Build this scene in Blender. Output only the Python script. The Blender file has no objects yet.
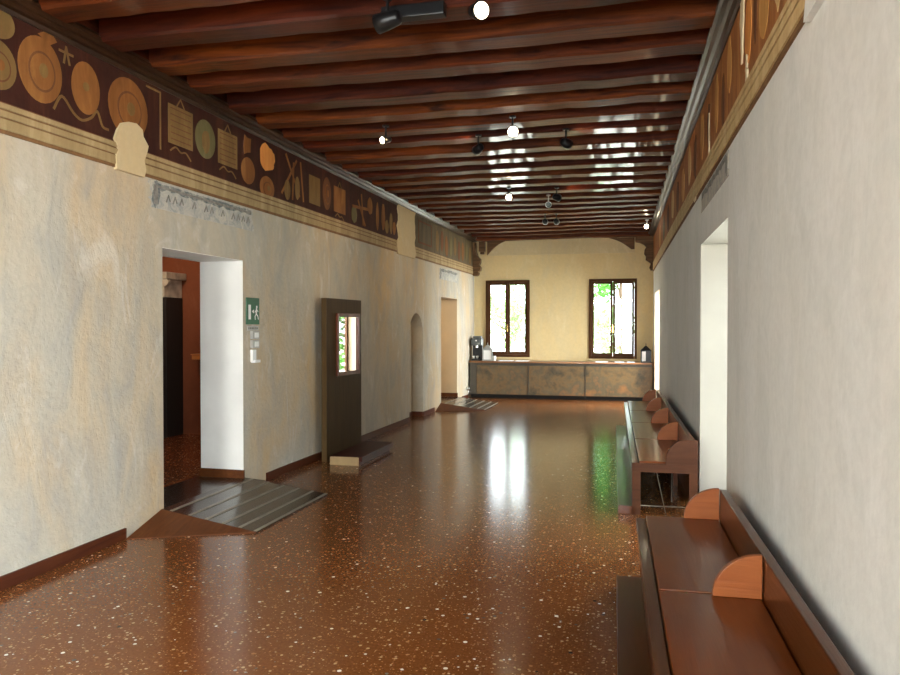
import bpy, bmesh, math, random
from mathutils import Vector, Matrix
random.seed(7)
C = bpy.context.scene.collection
SC = bpy.context.scene
PI = math.pi

# ------------------------------------------------------------------ materials
def hexc(c, a=1.0):
    return (c[0], c[1], c[2], a)

def new_mat(name):
    m = bpy.data.materials.new(name); m.use_nodes = True
    nt = m.node_tree; nt.nodes.clear()
    out = nt.nodes.new('ShaderNodeOutputMaterial')
    bs = nt.nodes.new('ShaderNodeBsdfPrincipled')
    nt.links.new(bs.outputs[0], out.inputs[0])
    return m, nt, bs

def coords(nt, scale=(1, 1, 1), rot=(0, 0, 0)):
    tc = nt.nodes.new('ShaderNodeTexCoord'); mp = nt.nodes.new('ShaderNodeMapping')
    mp.inputs['Scale'].default_value = scale; mp.inputs['Rotation'].default_value = rot
    nt.links.new(tc.outputs['Object'], mp.inputs[0])
    return mp.outputs[0]

def noise(nt, vec, scale, detail=4, rough=0.55, dist=0.0):
    n = nt.nodes.new('ShaderNodeTexNoise')
    n.inputs['Scale'].default_value = scale; n.inputs['Detail'].default_value = detail
    n.inputs['Roughness'].default_value = rough; n.inputs['Distortion'].default_value = dist
    nt.links.new(vec, n.inputs['Vector'])
    return n.outputs['Fac']

def ramp(nt, fac, stops, const=False):
    r = nt.nodes.new('ShaderNodeValToRGB')
    el = r.color_ramp.elements
    while len(el) < len(stops): el.new(0.5)
    for e, (p, c) in zip(el, stops):
        e.position = p; e.color = hexc(c) if not isinstance(c, float) else (c, c, c, 1)
    if const: r.color_ramp.interpolation = 'CONSTANT'
    nt.links.new(fac, r.inputs[0])
    return r.outputs[0]

def mix(nt, fac, a, b, mode='MIX'):
    m = nt.nodes.new('ShaderNodeMix'); m.data_type = 'RGBA'; m.blend_type = mode
    for sock, v in ((m.inputs[0], fac), (m.inputs[6], a), (m.inputs[7], b)):
        if isinstance(v, (int, float)): sock.default_value = v
        elif isinstance(v, tuple): sock.default_value = hexc(v)
        else: nt.links.new(v, sock)
    return m.outputs[2]

def bump(nt, bs, h, strength=0.3, dist=0.02):
    b = nt.nodes.new('ShaderNodeBump'); b.inputs['Strength'].default_value = strength
    b.inputs['Distance'].default_value = dist
    nt.links.new(h, b.inputs['Height']); nt.links.new(b.outputs[0], bs.inputs['Normal'])

def setc(nt, bs, c):
    if isinstance(c, tuple): bs.inputs['Base Color'].default_value = hexc(c)
    else: nt.links.new(c, bs.inputs['Base Color'])

def plain(name, c, rough=0.6, metal=0.0, coat=0.0, var=0.12, vs=12.0, emit=None, es=0.0):
    m, nt, bs = new_mat(name)
    v = coords(nt)
    n = noise(nt, v, vs, 5)
    lo = tuple(x * (1 - var) for x in c); hi = tuple(min(1, x * (1 + var)) for x in c)
    setc(nt, bs, ramp(nt, n, [(0.3, lo), (0.7, hi)]))
    bs.inputs['Roughness'].default_value = rough; bs.inputs['Metallic'].default_value = metal
    bs.inputs['Coat Weight'].default_value = coat; bs.inputs['Coat Roughness'].default_value = 0.12
    if emit:
        bs.inputs['Emission Color'].default_value = hexc(emit); bs.inputs['Emission Strength'].default_value = es
    return m

def plaster(name, base, ochre, grey, ochre_amt=0.5, pale=(0.8, 0.79, 0.76), bs_=0.35):
    m, nt, bs = new_mat(name)
    v = coords(nt); vv = coords(nt, (1.0, 1.0, 0.45))
    big = noise(nt, vv, 0.9, 4, 0.6, 0.6)
    mid = noise(nt, vv, 3.2, 6, 0.65, 0.8)
    fine = noise(nt, v, 22, 6, 0.6)
    c = mix(nt, ramp(nt, big, [(0.42, 0.0), (0.66, ochre_amt)]), base, ochre)
    c = mix(nt, ramp(nt, mid, [(0.45, 0.0), (0.72, 0.65)]), c, grey)
    wisp = noise(nt, vv, 3.0, 6, 0.65, 1.2)
    c = mix(nt, ramp(nt, wisp, [(0.56, 0.0), (0.72, 0.55)]), c, pale)
    c = mix(nt, ramp(nt, fine, [(0.35, 0.14), (0.6, 0.0)]), c, tuple(x * 0.6 for x in base))
    setc(nt, bs, c)
    bs.inputs['Roughness'].default_value = 0.82
    bs.inputs['Specular IOR Level'].default_value = 0.25
    h = mix(nt, 0.35, mid, fine)
    bump(nt, bs, h, bs_, 0.03)
    return m

def wood(name, dark, light, rough=0.35, coat=0.3, axis='X', grain=1.0, knots=False, coat_rough=0.2, detail_mark=None):
    m, nt, bs = new_mat(name)
    sc = {'X': (0.6, 9, 9), 'Y': (9, 0.6, 9), 'Z': (9, 9, 0.6)}[axis]
    v = coords(nt, tuple(s * grain for s in sc))
    g = noise(nt, v, 1.6, 8, 0.65, 1.2)
    big = noise(nt, coords(nt), 1.3, 3)
    c = ramp(nt, g, [(0.30, dark), (0.72, light)])
    c = mix(nt, ramp(nt, big, [(0.4, 0.0), (0.7, 0.35)]), c, tuple(x * 0.55 for x in dark))
    if knots:
        k = noise(nt, coords(nt, (1.4, 6, 6)), 1.5, 3, 0.5)
        c = mix(nt, ramp(nt, k, [(0.64, 0.0), (0.72, 0.8)]), c, tuple(x * 0.25 for x in dark))
    setc(nt, bs, c)
    bs.inputs['Roughness'].default_value = rough
    bs.inputs['Specular IOR Level'].default_value = 0.2
    bs.inputs['Coat Weight'].default_value = coat; bs.inputs['Coat Roughness'].default_value = coat_rough
    bump(nt, bs, g, 0.3, 0.012)
    return m

def terrazzo(name, base, dark, rough):
    m, nt, bs = new_mat(name)
    v = coords(nt)
    def chips(scale, dens, soft=0.03):
        vo = nt.nodes.new('ShaderNodeTexVoronoi'); vo.inputs['Scale'].default_value = scale
        nt.links.new(v, vo.inputs['Vector'])
        sep = nt.nodes.new('ShaderNodeSeparateColor'); nt.links.new(vo.outputs['Color'], sep.inputs[0])
        a = nt.nodes.new('ShaderNodeMath'); a.operation = 'LESS_THAN'; nt.links.new(sep.outputs[0], a.inputs[0]); a.inputs[1].default_value = dens
        # chip size varies with its own cell
        t = nt.nodes.new('ShaderNodeMath'); t.operation = 'MULTIPLY_ADD'
        nt.links.new(sep.outputs[1], t.inputs[0]); t.inputs[1].default_value = 0.30; t.inputs[2].default_value = 0.12
        b = nt.nodes.new('ShaderNodeMath'); b.operation = 'LESS_THAN'; nt.links.new(vo.outputs['Distance'], b.inputs[0]); nt.links.new(t.outputs[0], b.inputs[1])
        mu = nt.nodes.new('ShaderNodeMath'); mu.operation = 'MULTIPLY'; nt.links.new(a.outputs[0], mu.inputs[0]); nt.links.new(b.outputs[0], mu.inputs[1])
        return mu.outputs[0], sep.outputs[2]
    n1 = noise(nt, v, 60, 4, 0.7); n2 = noise(nt, v, 0.6, 3)
    c = mix(nt, ramp(nt, n1, [(0.35, 0.0), (0.65, 1.0)]), base, dark)
    c = mix(nt, ramp(nt, n2, [(0.4, 0.0), (0.7, 0.35)]), c, tuple(x * 0.7 for x in base))
    f, s = chips(75, 0.45); c = mix(nt, f, c, ramp(nt, s, [(0.0, (0.42, 0.16, 0.05)), (0.5, (0.50, 0.30, 0.13)), (1.0, (0.20, 0.05, 0.02))]))
    f, s = chips(42, 0.26); c = mix(nt, f, c, ramp(nt, s, [(0.0, (0.45, 0.27, 0.12)), (0.6, (0.60, 0.44, 0.25)), (1.0, (0.34, 0.13, 0.04))]))
    f, s = chips(36, 0.07); c = mix(nt, f, c, ramp(nt, s, [(0.0, (0.03, 0.02, 0.015)), (1.0, (0.9, 0.82, 0.66))]))
    setc(nt, bs, c)
    bs.inputs['Roughness'].default_value = rough
    bs.inputs['Specular IOR Level'].default_value = 0.42
    w = noise(nt, v, 1.2, 2)
    bump(nt, bs, w, 0.05, 0.02)
    return m

M = {}
M['plaster_left'] = plaster('plaster_left', (0.47, 0.425, 0.34), (0.52, 0.35, 0.17), (0.31, 0.31, 0.295), 0.8, (0.63, 0.60, 0.53), .7)
M['plaster_right'] = plaster('plaster_right', (0.80, 0.82, 0.80), (0.74, 0.73, 0.64), (0.66, 0.69, 0.66), 0.35, (0.86, 0.88, 0.87), 0.15)
M['plaster_far'] = plaster('plaster_far', (0.70, 0.55, 0.29), (0.66, 0.47, 0.22), (0.60, 0.50, 0.31), 0.4, (0.74, 0.62, 0.38), .2)
M['plaster_patch'] = plaster('plaster_patch', (0.56, 0.44, 0.26), (0.55, 0.40, 0.2), (0.5, 0.42, 0.28), 0.3, (0.62, 0.52, 0.36))
M['floor'] = terrazzo('terrazzo', (0.205, 0.070, 0.018), (0.13, 0.038, 0.010), 0.165)
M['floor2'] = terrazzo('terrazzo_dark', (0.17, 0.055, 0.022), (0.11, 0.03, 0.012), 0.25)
M['beams'] = [wood('beam_wood_%d' % i, d, l, 0.55, 0.42, 'X', 1.0, True, 0.08) for i, (d, l) in enumerate([
    ((0.018, 0.0015, 0.0004), (0.15, 0.028, 0.0015)), ((0.014, 0.001, 0.0003), (0.11, 0.016, 0.001)), ((0.026, 0.003, 0.001), (0.20, 0.044, 0.002))])]
M['boards'] = wood('ceiling_boards', (0.05, 0.010, 0.005), (0.13, 0.03, 0.012), 0.5, 0.2, 'Y')
M['cornice'] = wood('cornice_wood', (0.012, 0.005, 0.002), (0.045, 0.018, 0.007), 0.35, 0.25, 'Y')
M['corbel'] = wood('corbel_wood', (0.06, 0.03, 0.012), (0.22, 0.12, 0.05), 0.6, 0.0, 'X')
M['window_wood'] = wood('window_wood', (0.05, 0.017, 0.004), (0.11, 0.042, 0.012), 0.75, 0.0, 'Z')
M['base_red'] = wood('baseboard_wood', (0.05, 0.010, 0.003), (0.095, 0.024, 0.006), 0.5, 0.05, 'Y')
M['ramp_side'] = wood('ramp_side_wood', (0.07, 0.018, 0.004), (0.14, 0.045, 0.009), 0.6, 0.0, 'Y')
M['ramp_deck'] = plain('ramp_deck', (0.035, 0.024, 0.020), 0.22, 0, 0.3, 0.35, 6)
M['ramp_strip'] = plain('ramp_strip', (0.22, 0.19, 0.14), 0.35, 0.2)
M['bench'] = wood('bench_wood', (0.060, 0.014, 0.003), (0.11, 0.032, 0.006), 0.3, 0.25, 'Y', 0.8, False, 0.1)
M['bench_lid'] = wood('bench_lid_wood', (0.15, 0.030, 0.004), (0.20, 0.052, 0.006), 0.32, 0.18, 'Y', 0.8, False, 0.1)
M['bench_arm'] = wood('bench_arm_wood', (0.24, 0.060, 0.014), (0.36, 0.11, 0.028), 0.45, 0.1, 'X', 0.8)
M['bench_end'] = wood('bench_end_wood', (0.055, 0.017, 0.006), (0.095, 0.033, 0.012), 0.6, 0.0, 'X', 0.8)
M['black'] = plain('black_metal', (0.012, 0.012, 0.013), 0.35, 0.4)
M['rod'] = plain('steel_rod', (0.25, 0.24, 0.21), 0.3, 0.9)
M['panel'] = wood('panel_wood', (0.030, 0.016, 0.005), (0.055, 0.030, 0.009), 0.6, 0.0, 'Z')
M['panel_edge'] = wood('panel_edge_wood', (0.06, 0.034, 0.011), (0.10, 0.058, 0.019), 0.5, 0.05, 'Z')
M['panel_frame'] = wood('panel_frame_wood', (0.05, 0.012, 0.006), (0.12, 0.03, 0.012), 0.35, 0.2, 'Z')
M['plinth'] = wood('plinth_wood', (0.03, 0.005, 0.003), (0.07, 0.013, 0.006), 0.45, 0.1, 'Y')
M['plinth_front'] = plain('plinth_front', (0.30, 0.20, 0.09), 0.5)
M['mirror'] = plain('mirror_glass', (0.92, 0.93, 0.92), 0.02, 1.0, 0, 0.0)
M['brass'] = plain('brass', (0.75, 0.52, 0.16), 0.25, 1.0)
M['steel'] = plain('steel', (0.5, 0.5, 0.48), 0.3, 1.0)
M['white'] = plain('white_plastic', (0.8, 0.8, 0.78), 0.4, 0, 0, 0.03)
M['grey'] = plain('grey_plastic', (0.42, 0.41, 0.38), 0.5)
M['green'] = plain('sign_green', (0.002, 0.085, 0.030), 0.35, 0, 0, 0.05)
M['paper'] = plain('paper', (0.85, 0.86, 0.9), 0.35, 0, 0, 0.02)
M['countertop'] = wood('countertop_wood', (0.20, 0.08, 0.03), (0.36, 0.17, 0.07), 0.3, 0.3, 'X')
M['counter_dark'] = plain('counter_frame', (0.055, 0.045, 0.030), 0.5)
M['toe'] = plain('toe_kick', (0.012, 0.009, 0.007), 0.7)
M['room2'] = plaster('reddish_plaster', (0.24, 0.080, 0.038), (0.18, 0.055, 0.02), (0.16, 0.055, 0.028), 0.6, (0.28, 0.11, 0.055))
M['stone'] = plain('stone', (0.42, 0.38, 0.30), 0.8, 0, 0, 0.3, 8)
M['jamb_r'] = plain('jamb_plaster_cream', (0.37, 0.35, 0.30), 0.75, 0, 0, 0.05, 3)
M['jamb'] = plain('jamb_plaster', (0.80, 0.79, 0.75), 0.75, 0, 0, 0.05, 3)
M['jamb_tan'] = plain('jamb_plaster_tan', (0.60, 0.48, 0.32), 0.75, 0, 0, 0.06, 3)
M['orange_wood'] = plain('orange_wood', (0.55, 0.22, 0.06), 0.4)
M['leaf'] = None
def countermat():
    m, nt, bs = new_mat('weathered_panel')
    v = coords(nt); a = noise(nt, v, 2.2, 5, 0.6, 0.1); b = noise(nt, v, 7, 6, 0.7, 0.1)
    c = ramp(nt, a, [(0.34, (0.040, 0.030, 0.013)), (0.46, (0.15, 0.085, 0.026)), (0.56, (0.085, 0.062, 0.028)), (0.68, (0.24, 0.10, 0.024))])
    c = mix(nt, ramp(nt, b, [(0.45, 0.0), (0.75, 0.6)]), c, (0.13, 0.10, 0.05))
    setc(nt, bs, c); bs.inputs['Roughness'].default_value = 0.5
    bump(nt, bs, b, 0.15, 0.01)
    return m
M['counter'] = countermat()
def friezemat(name, a, b, c2, stain):
    m, nt, bs = new_mat(name)
    n1 = noise(nt, coords(nt, (1, 5, 0.9)), 1.5, 6, 0.65, 0.6); n2 = noise(nt, coords(nt), 7, 6, 0.7)
    c = ramp(nt, n1, [(0.3, a), (0.55, b), (0.75, c2)])
    c = mix(nt, ramp(nt, n2, [(0.5, 0.0), (0.75, 0.4)]), c, stain)
    setc(nt, bs, c); bs.inputs['Roughness'].default_value = 0.7; bump(nt, bs, n2, 0.2, 0.01)
    bs.inputs['Specular IOR Level'].default_value = 0.25
    return m
M['frieze_l'] = friezemat('frieze_ground_red', (0.022, 0.004, 0.003), (0.040, 0.008, 0.004), (0.075, 0.02, 0.008), (0.055, 0.02, 0.010))
M['frieze_far'] = friezemat('frieze_ground_grey', (0.07, 0.05, 0.025), (0.11, 0.08, 0.04), (0.18, 0.12, 0.06), (0.14, 0.11, 0.06))
M['frieze_r'] = friezemat('frieze_ground_brown', (0.18, 0.055, 0.014), (0.34, 0.125, 0.032), (0.50, 0.23, 0.065), (0.42, 0.25, 0.10))
M['ochre'] = friezemat('frieze_ochre', (0.14, 0.050, 0.011), (0.23, 0.090, 0.022), (0.32, 0.145, 0.040), (0.12, 0.045, 0.015))
M['ochre_pale'] = friezemat('frieze_tan', (0.13, 0.075, 0.022), (0.19, 0.11, 0.036), (0.27, 0.165, 0.06), (0.11, 0.06, 0.02))
M['ochre_dark'] = friezemat('frieze_umber', (0.09, 0.03, 0.012), (0.14, 0.05, 0.018), (0.2, 0.08, 0.025), (0.12, 0.05, 0.02))
M['olive'] = friezemat('frieze_olive', (0.10, 0.085, 0.03), (0.14, 0.12, 0.05), (0.22, 0.17, 0.08), (0.12, 0.09, 0.04))
M['orange'] = friezemat('frieze_orange', (0.55, 0.19, 0.04), (0.65, 0.26, 0.06), (0.75, 0.36, 0.10), (0.45, 0.15, 0.04))
M['band_cream'] = friezemat('frieze_band_cream', (0.26, 0.18, 0.08), (0.36, 0.26, 0.13), (0.48, 0.37, 0.20), (0.22, 0.14, 0.06))
M['band_brown'] = friezemat('frieze_band_brown', (0.14, 0.07, 0.025), (0.20, 0.10, 0.04), (0.27, 0.15, 0.06), (0.16, 0.08, 0.03))
M['ochre_r'] = friezemat('frieze_gold', (0.40, 0.18, 0.045), (0.55, 0.28, 0.08), (0.66, 0.38, 0.13), (0.34, 0.16, 0.05))
M['tan_r'] = friezemat('frieze_pale_gold', (0.50, 0.32, 0.12), (0.62, 0.42, 0.18), (0.72, 0.52, 0.26), (0.42, 0.24, 0.08))
M['cream_r'] = friezemat('frieze_band_pale', (0.46, 0.31, 0.13), (0.62, 0.46, 0.23), (0.74, 0.58, 0.33), (0.36, 0.20, 0.07))
M['cream'] = plain('bare_plaster', (0.72, 0.60, 0.38), 0.8, 0, 0, 0.08, 5)
def fragmat(bg, c1, c2):
    m, nt, bs = new_mat('blue_grey_fresco')
    n = noise(nt, coords(nt), 9, 7, 0.75, 0.8); n2 = noise(nt, coords(nt), 3, 3)
    c = ramp(nt, n, [(0.42, c1), (0.52, c2), (0.62, bg)])
    setc(nt, bs, c); bs.inputs['Roughness'].default_value = 0.85
    return m
M['frag'] = fragmat((0.50, 0.46, 0.38), (0.30, .31, .30), (.42, .40, .36)); M['frag2'] = fragmat((0.42, 0.40, 0.35), (.10, .115, .12), (.2, .21, .2)); M['frag_ink'] = plain('faded_ink', (0.20, 0.19, 0.17), 0.9, 0, 0, 0.4, 20)
def glassmat():
    m = bpy.data.materials.new('window_glass'); m.use_nodes = True; nt = m.node_tree; nt.nodes.clear()
    o = nt.nodes.new('ShaderNodeOutputMaterial'); t = nt.nodes.new('ShaderNodeBsdfTransparent'); g = nt.nodes.new('ShaderNodeBsdfGlossy')
    g.inputs['Roughness'].default_value = 0.02; t.inputs[0].default_value = (0.96, 0.98, 0.97, 1)
    mx = nt.nodes.new('ShaderNodeMixShader'); mx.inputs[0].default_value = 0.06
    nt.links.new(t.outputs[0], mx.inputs[1]); nt.links.new(g.outputs[0], mx.inputs[2]); nt.links.new(mx.outputs[0], o.inputs[0])
    return m
M['glass'] = glassmat()
def leafmat(name, c1, c2):
    m = bpy.data.materials.new(name); m.use_nodes = True; nt = m.node_tree; nt.nodes.clear()
    o = nt.nodes.new('ShaderNodeOutputMaterial'); d = nt.nodes.new('ShaderNodeBsdfDiffuse'); t = nt.nodes.new('ShaderNodeBsdfTranslucent')
    n = noise(nt, coords(nt), 6, 3); c = ramp(nt, n, [(0.35, c1), (0.65, c2)])
    nt.links.new(c, d.inputs[0]); nt.links.new(c, t.inputs[0])
    mx = nt.nodes.new('ShaderNodeMixShader'); mx.inputs[0].default_value = 0.5
    nt.links.new(d.outputs[0], mx.inputs[1]); nt.links.new(t.outputs[0], mx.inputs[2]); nt.links.new(mx.outputs[0], o.inputs[0])
    return m
M['leaf'] = leafmat('leaves', (0.20, 0.36, 0.13), (0.38, 0.56, 0.27))
M['leaf_dark'] = leafmat('leaves_dark', (0.05, 0.18, 0.03), (0.12, 0.36, 0.07)); M['leaf_deep'] = leafmat('leaves_deep', (0.02, 0.07, 0.012), (0.06, 0.17, 0.035))
M['bark'] = plain('bark', (0.12, 0.08, 0.05), 0.9)
M['gravel'] = plain('pale_gravel', (0.62, 0.62, 0.58), 0.9, 0, 0, 0.15, 3)
M['curtain'] = leafmat('curtain_cloth', (0.8, 0.8, 0.8), (0.86, 0.86, 0.86))

# ------------------------------------------------------------------ mesh helpers
def NB(): return bmesh.new()
def box(bm, x0, y0, z0, x1, y1, z1, f=None, bev=0.0):
    """axis box; f maps a corner to its place"""
    vs = []
    for z in (z0, z1):
        for x, y in ((x0, y0), (x1, y0), (x1, y1), (x0, y1)):
            p = Vector((x, y, z)); vs.append(bm.verts.new(f(p) if f else p))
    fs = [(3, 2, 1, 0), (4, 5, 6, 7), (0, 1, 5, 4), (1, 2, 6, 5), (2, 3, 7, 6), (3, 0, 4, 7)]
    faces = [bm.faces.new([vs[i] for i in q]) for q in fs]
    if bev > 0:
        ed = list({e for fc in faces for e in fc.edges})
        bmesh.ops.bevel(bm, geom=ed, offset=bev, segments=2, profile=0.6, affect='EDGES')
def prism(bm, pts, a0, a1, plane, f=None):
    """extrude a 2D outline; plane 'yz' (along x), 'xz' (along y), 'xy' (along z)"""
    def P(p, a):
        v = {'yz': (a, p[0], p[1]), 'xz': (p[0], a, p[1]), 'xy': (p[0], p[1], a)}[plane]
        v = Vector(v); return f(v) if f else v
    A = [bm.verts.new(P(p, a0)) for p in pts]; B = [bm.verts.new(P(p, a1)) for p in pts]
    n = len(pts); bm.faces.new(A); bm.faces.new(B[::-1])
    for i in range(n): bm.faces.new([A[i], B[i], B[(i + 1) % n], A[(i + 1) % n]])
def tube(bm, p0, p1, r0, r1=None, seg=10):
    r1 = r0 if r1 is None else r1
    p0 = Vector(p0); p1 = Vector(p1); d = (p1 - p0).normalized()
    u = d.orthogonal().normalized(); w = d.cross(u)
    A = []; B = []
    for i in range(seg):
        a = 2 * PI * i / seg; o = u * math.cos(a) + w * math.sin(a)
        A.append(bm.verts.new(p0 + o * r0)); B.append(bm.verts.new(p1 + o * r1))
    bm.faces.new(A[::-1]); bm.faces.new(B)
    for i in range(seg): bm.faces.new([A[i], A[(i + 1) % seg], B[(i + 1) % seg], B[i]])
def lathe(bm, prof, c, axis=Vector((0, 0, 1)), seg=16):
    c = Vector(c); axis = Vector(axis).normalized(); u = axis.orthogonal().normalized(); w = axis.cross(u)
    rings = []
    for r, h in prof:
        rings.append([bm.verts.new(c + axis * h + (u * math.cos(2 * PI * i / seg) + w * math.sin(2 * PI * i / seg)) * max(r, 1e-4)) for i in range(seg)])
    for a, b in zip(rings, rings[1:]):
        for i in range(seg): bm.faces.new([a[i], a[(i + 1) % seg], b[(i + 1) % seg], b[i]])
    bm.faces.new(rings[0][::-1]); bm.faces.new(rings[-1])
def obj(name, bm, mat, parent=None, smooth=False, bevel=0.0):
    bmesh.ops.recalc_face_normals(bm, faces=bm.faces)
    me = bpy.data.meshes.new(name); bm.to_mesh(me); bm.free()
    for m in (mat if isinstance(mat, list) else [mat]): me.materials.append(m)
    if smooth:
        for p in me.polygons: p.use_smooth = True
    o = bpy.data.objects.new(name, me); C.objects.link(o)
    if parent is not None:
        o.parent = parent
    if bevel:
        b = o.modifiers.new('bevel', 'BEVEL'); b.width = bevel; b.segments = 2; b.limit_method = 'ANGLE'
    return o
def tag(o, label, cat, group=None):
    o['label'] = label; o['category'] = cat
    if group: o['group'] = group
    return o
def struct(name, bm, mat, **k):
    o = obj(name, bm, mat, **k); o['kind'] = 'structure'; return o
def thing(name, label, cat, loc=(0, 0, 0), rz=0.0, group=None):
    e = bpy.data.objects.new(name, None); C.objects.link(e); e.empty_display_size = 0.1
    e.location = loc; e.rotation_euler = (0, 0, rz)
    return tag(e, label, cat, group)
def dup(root, loc, rz, label):
    r = root.copy(); C.objects.link(r); r.location = loc; r.rotation_euler = (0, 0, rz); r['label'] = label
    for ch in list(root.children):
        c = ch.copy(); C.objects.link(c); c.parent = r
        for g in list(ch.children):
            d = g.copy(); C.objects.link(d); d.parent = c
    return r

# wall frames: s = distance along the room, t = depth into the wall
def LW(p):   # left wall: p = (t, s, z)
    return Vector((-3.76 + 0.0163 * p.y - p.x, p.y, p.z))
def RW(p):
    return Vector((0.70 - 0.0125 * p.y + p.x, p.y, p.z))
YF = 16.7          # far wall
YB = -4.2          # wall behind the camera
ZC = 3.82          # ceiling boards
ZB = 3.57          # underside of beams
TL, TR = 0.46, 0.55

# ------------------------------------------------------------------ room shell
D1 = (5.27, 6.51, 2.235); NI = (11.80, 12.60, 1.82); D2 = (13.80, 15.07, 2.17)
bm = NB()
for s0, s1, z0, z1 in ((YB, D1[0], 0, ZC), (D1[0], D1[1], D1[2], ZC), (D1[1], NI[0], 0, ZC), (NI[1], D2[0], 0, ZC),
                       (D2[0], D2[1], D2[2], ZC), (D2[1], YF + 0.5, 0, ZC)):
    box(bm, 0, s0, z0, TL, s1, z1, LW)
# wall above and behind the arched niche
ns, ne, nz = NI; cc = (ns + ne) / 2; rr = (ne - ns) / 2
arch = [(ns, ZC), (ns, nz - rr)] + [(cc - rr * math.cos(a), nz - rr + rr * math.sin(a)) for a in [PI * i / 16 for i in range(1, 16)]] + [(ne, nz - rr), (ne, ZC)]
for i in range(1, len(arch) - 2):
    a, b = arch[i], arch[i + 1]
    prism(bm, [(a[0], a[1]), (b[0], b[1]), (b[0], ZC), (a[0], ZC)], 0, 0.2, 'yz', LW)
box(bm, 0.2, ns, 0, TL, ne, ZC, LW)
wl = struct('wall_left', bm, M['plaster_left'])

R1 = (5.26, 6.96, 2.33); R2 = (14.1, 15.9, 2.28); R0 = (-2.6, 1.0, 2.45)
bm = NB()
for s0, s1, z0, z1 in ((YB, R0[0], 0, ZC), (R0[0], R0[1], 0, .8), (R0[0], R0[1], R0[2], ZC), (R0[1], R1[0], 0, ZC), (R1[0], R1[1], R1[2], ZC), (R1[1], R2[0], 0, ZC), (R2[0], R2[1], R2[2], ZC), (R2[1], YF + 0.5, 0, ZC)):
    box(bm, 0, s0, z0, TR, s1, z1, RW)
struct('wall_right', bm, M['plaster_right'])

XL, XR = -3.49, 0.49
W1 = (-3.215, -2.205, 0.895, 2.64); W2 = (-0.885, 0.145, 0.88, 2.64)
bm = NB()
x = -4.2
for w in (W1, W2):
    box(bm, x, YF, 0, w[0], YF + 0.4, ZC); box(bm, w[0], YF, 0, w[1], YF + 0.4, w[2]); box(bm, w[0], YF, w[3], w[1], YF + 0.4, ZC); x = w[1]
box(bm, x, YF, 0, 1.2, YF + 0.4, ZC)
struct('wall_far', bm, M['plaster_far'])
# raised plaster band under the ceiling on the far wall
bm = NB()
box(bm, -3.18, YF - 0.035, 3.205, 0.10, YF, 3.56)
tb = struct('trim_1', bm, plaster('plaster_band', (0.62, 0.50, 0.29), (0.58, 0.43, 0.22), (0.54, 0.45, 0.30), 0.3, (0.74, 0.64, 0.43), .2))

# back wall with two tall windows behind the camera
B1 = (-3.0, -1.7, 0.5, 3.0); B2 = (-1.1, 0.3, 0.5, 3.0)
bm = NB(); x = -4.4
for w in (B1, B2):
    box(bm, x, YB - 0.4, 0, w[0], YB, ZC); box(bm, w[0], YB - 0.4, 0, w[1], YB, w[2]); box(bm, w[0], YB - 0.4, w[3], w[1], YB, ZC); x = w[1]
box(bm, x, YB - 0.4, 0, 1.4, YB, ZC)
struct('wall_back', bm, M['plaster_right'])

bm = NB(); box(bm, -4.35, YB - 0.4, -0.2, 1.3, YF + 0.4, 0); struct('floor', bm, M['floor'])
bm = NB(); box(bm, -4.35, YB - 0.4, ZC, 1.35, YF + 0.4, ZC + 0.25); struct('ceiling', bm, M['boards'])

# baseboards along the left wall (stop at the openings)
def baseb(name, s0, s1, f, z0=0.0, h=0.085, t=0.018, mat='base_red'):
    b = NB(); box(b, -t, s0, z0, 0.0, s1, z0 + h, f, 0.003)
    o = obj(name, b, M[mat]); o['kind'] = 'structure'; return o
k = 0
for nm, s0, s1 in (('baseboard_left', YB, 4.80), ('baseboard_left.001', 6.95, NI[0]), ('baseboard_left.002', NI[1], 13.3), ('baseboard_left.003', 15.5, 16.05)):
    baseb(nm, s0, s1, LW)
bm = NB(); box(bm, 0.182, NI[0] + .02, 0, 0.2, NI[1] - .02, 0.085, LW); box(bm, 0, NI[1] - .018, 0, 0.2, NI[1], 0.085, LW); box(bm, 0, NI[0], 0, 0.2, NI[0] + .018, 0.085, LW)
o = obj('baseboard_niche', bm, M['base_red']); o['kind'] = 'structure'
baseb('baseboard_right', YB, R1[0], RW); baseb('baseboard_right.001', R1[1], R2[0], RW)

# ---- linings (jambs) of the openings
def lining(name, s0, s1, zt, depth, f, mat, zb=0.0, sill=False):
    b = NB(); e = 0.004
    box(b, 0.004, s0, zb, depth, s0 + e, zt, f); box(b, -0.001, s1 - e, zb, depth, s1, zt, f); box(b, -0.001, s0, zt - e, depth, s1, zt, f)
    o = obj(name, b, mat); o['kind'] = 'structure'; return o
lining('trim_2', D1[0], D1[1], D1[2], TL + .002, LW, M['jamb'])
lining('trim_3', D2[0], D2[1], D2[2], TL + .002, LW, M['jamb_tan'])
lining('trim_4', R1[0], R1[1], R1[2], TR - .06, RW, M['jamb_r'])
lining('trim_5', R2[0], R2[1], R2[2], TR - .06, RW, M['jamb_tan'])
# little baseboards at the foot of the door jambs, standing on the raised threshold
for nm, d in (('baseboard_jamb', D1), ('baseboard_jamb.001', D2)):
    b = NB(); box(b, -0.02, d[1] - 0.035, 0.12, TL, d[1] - 0.0125, 0.20, LW); o = obj(nm, b, M['ramp_side']); o['kind'] = 'structure'
    
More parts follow.
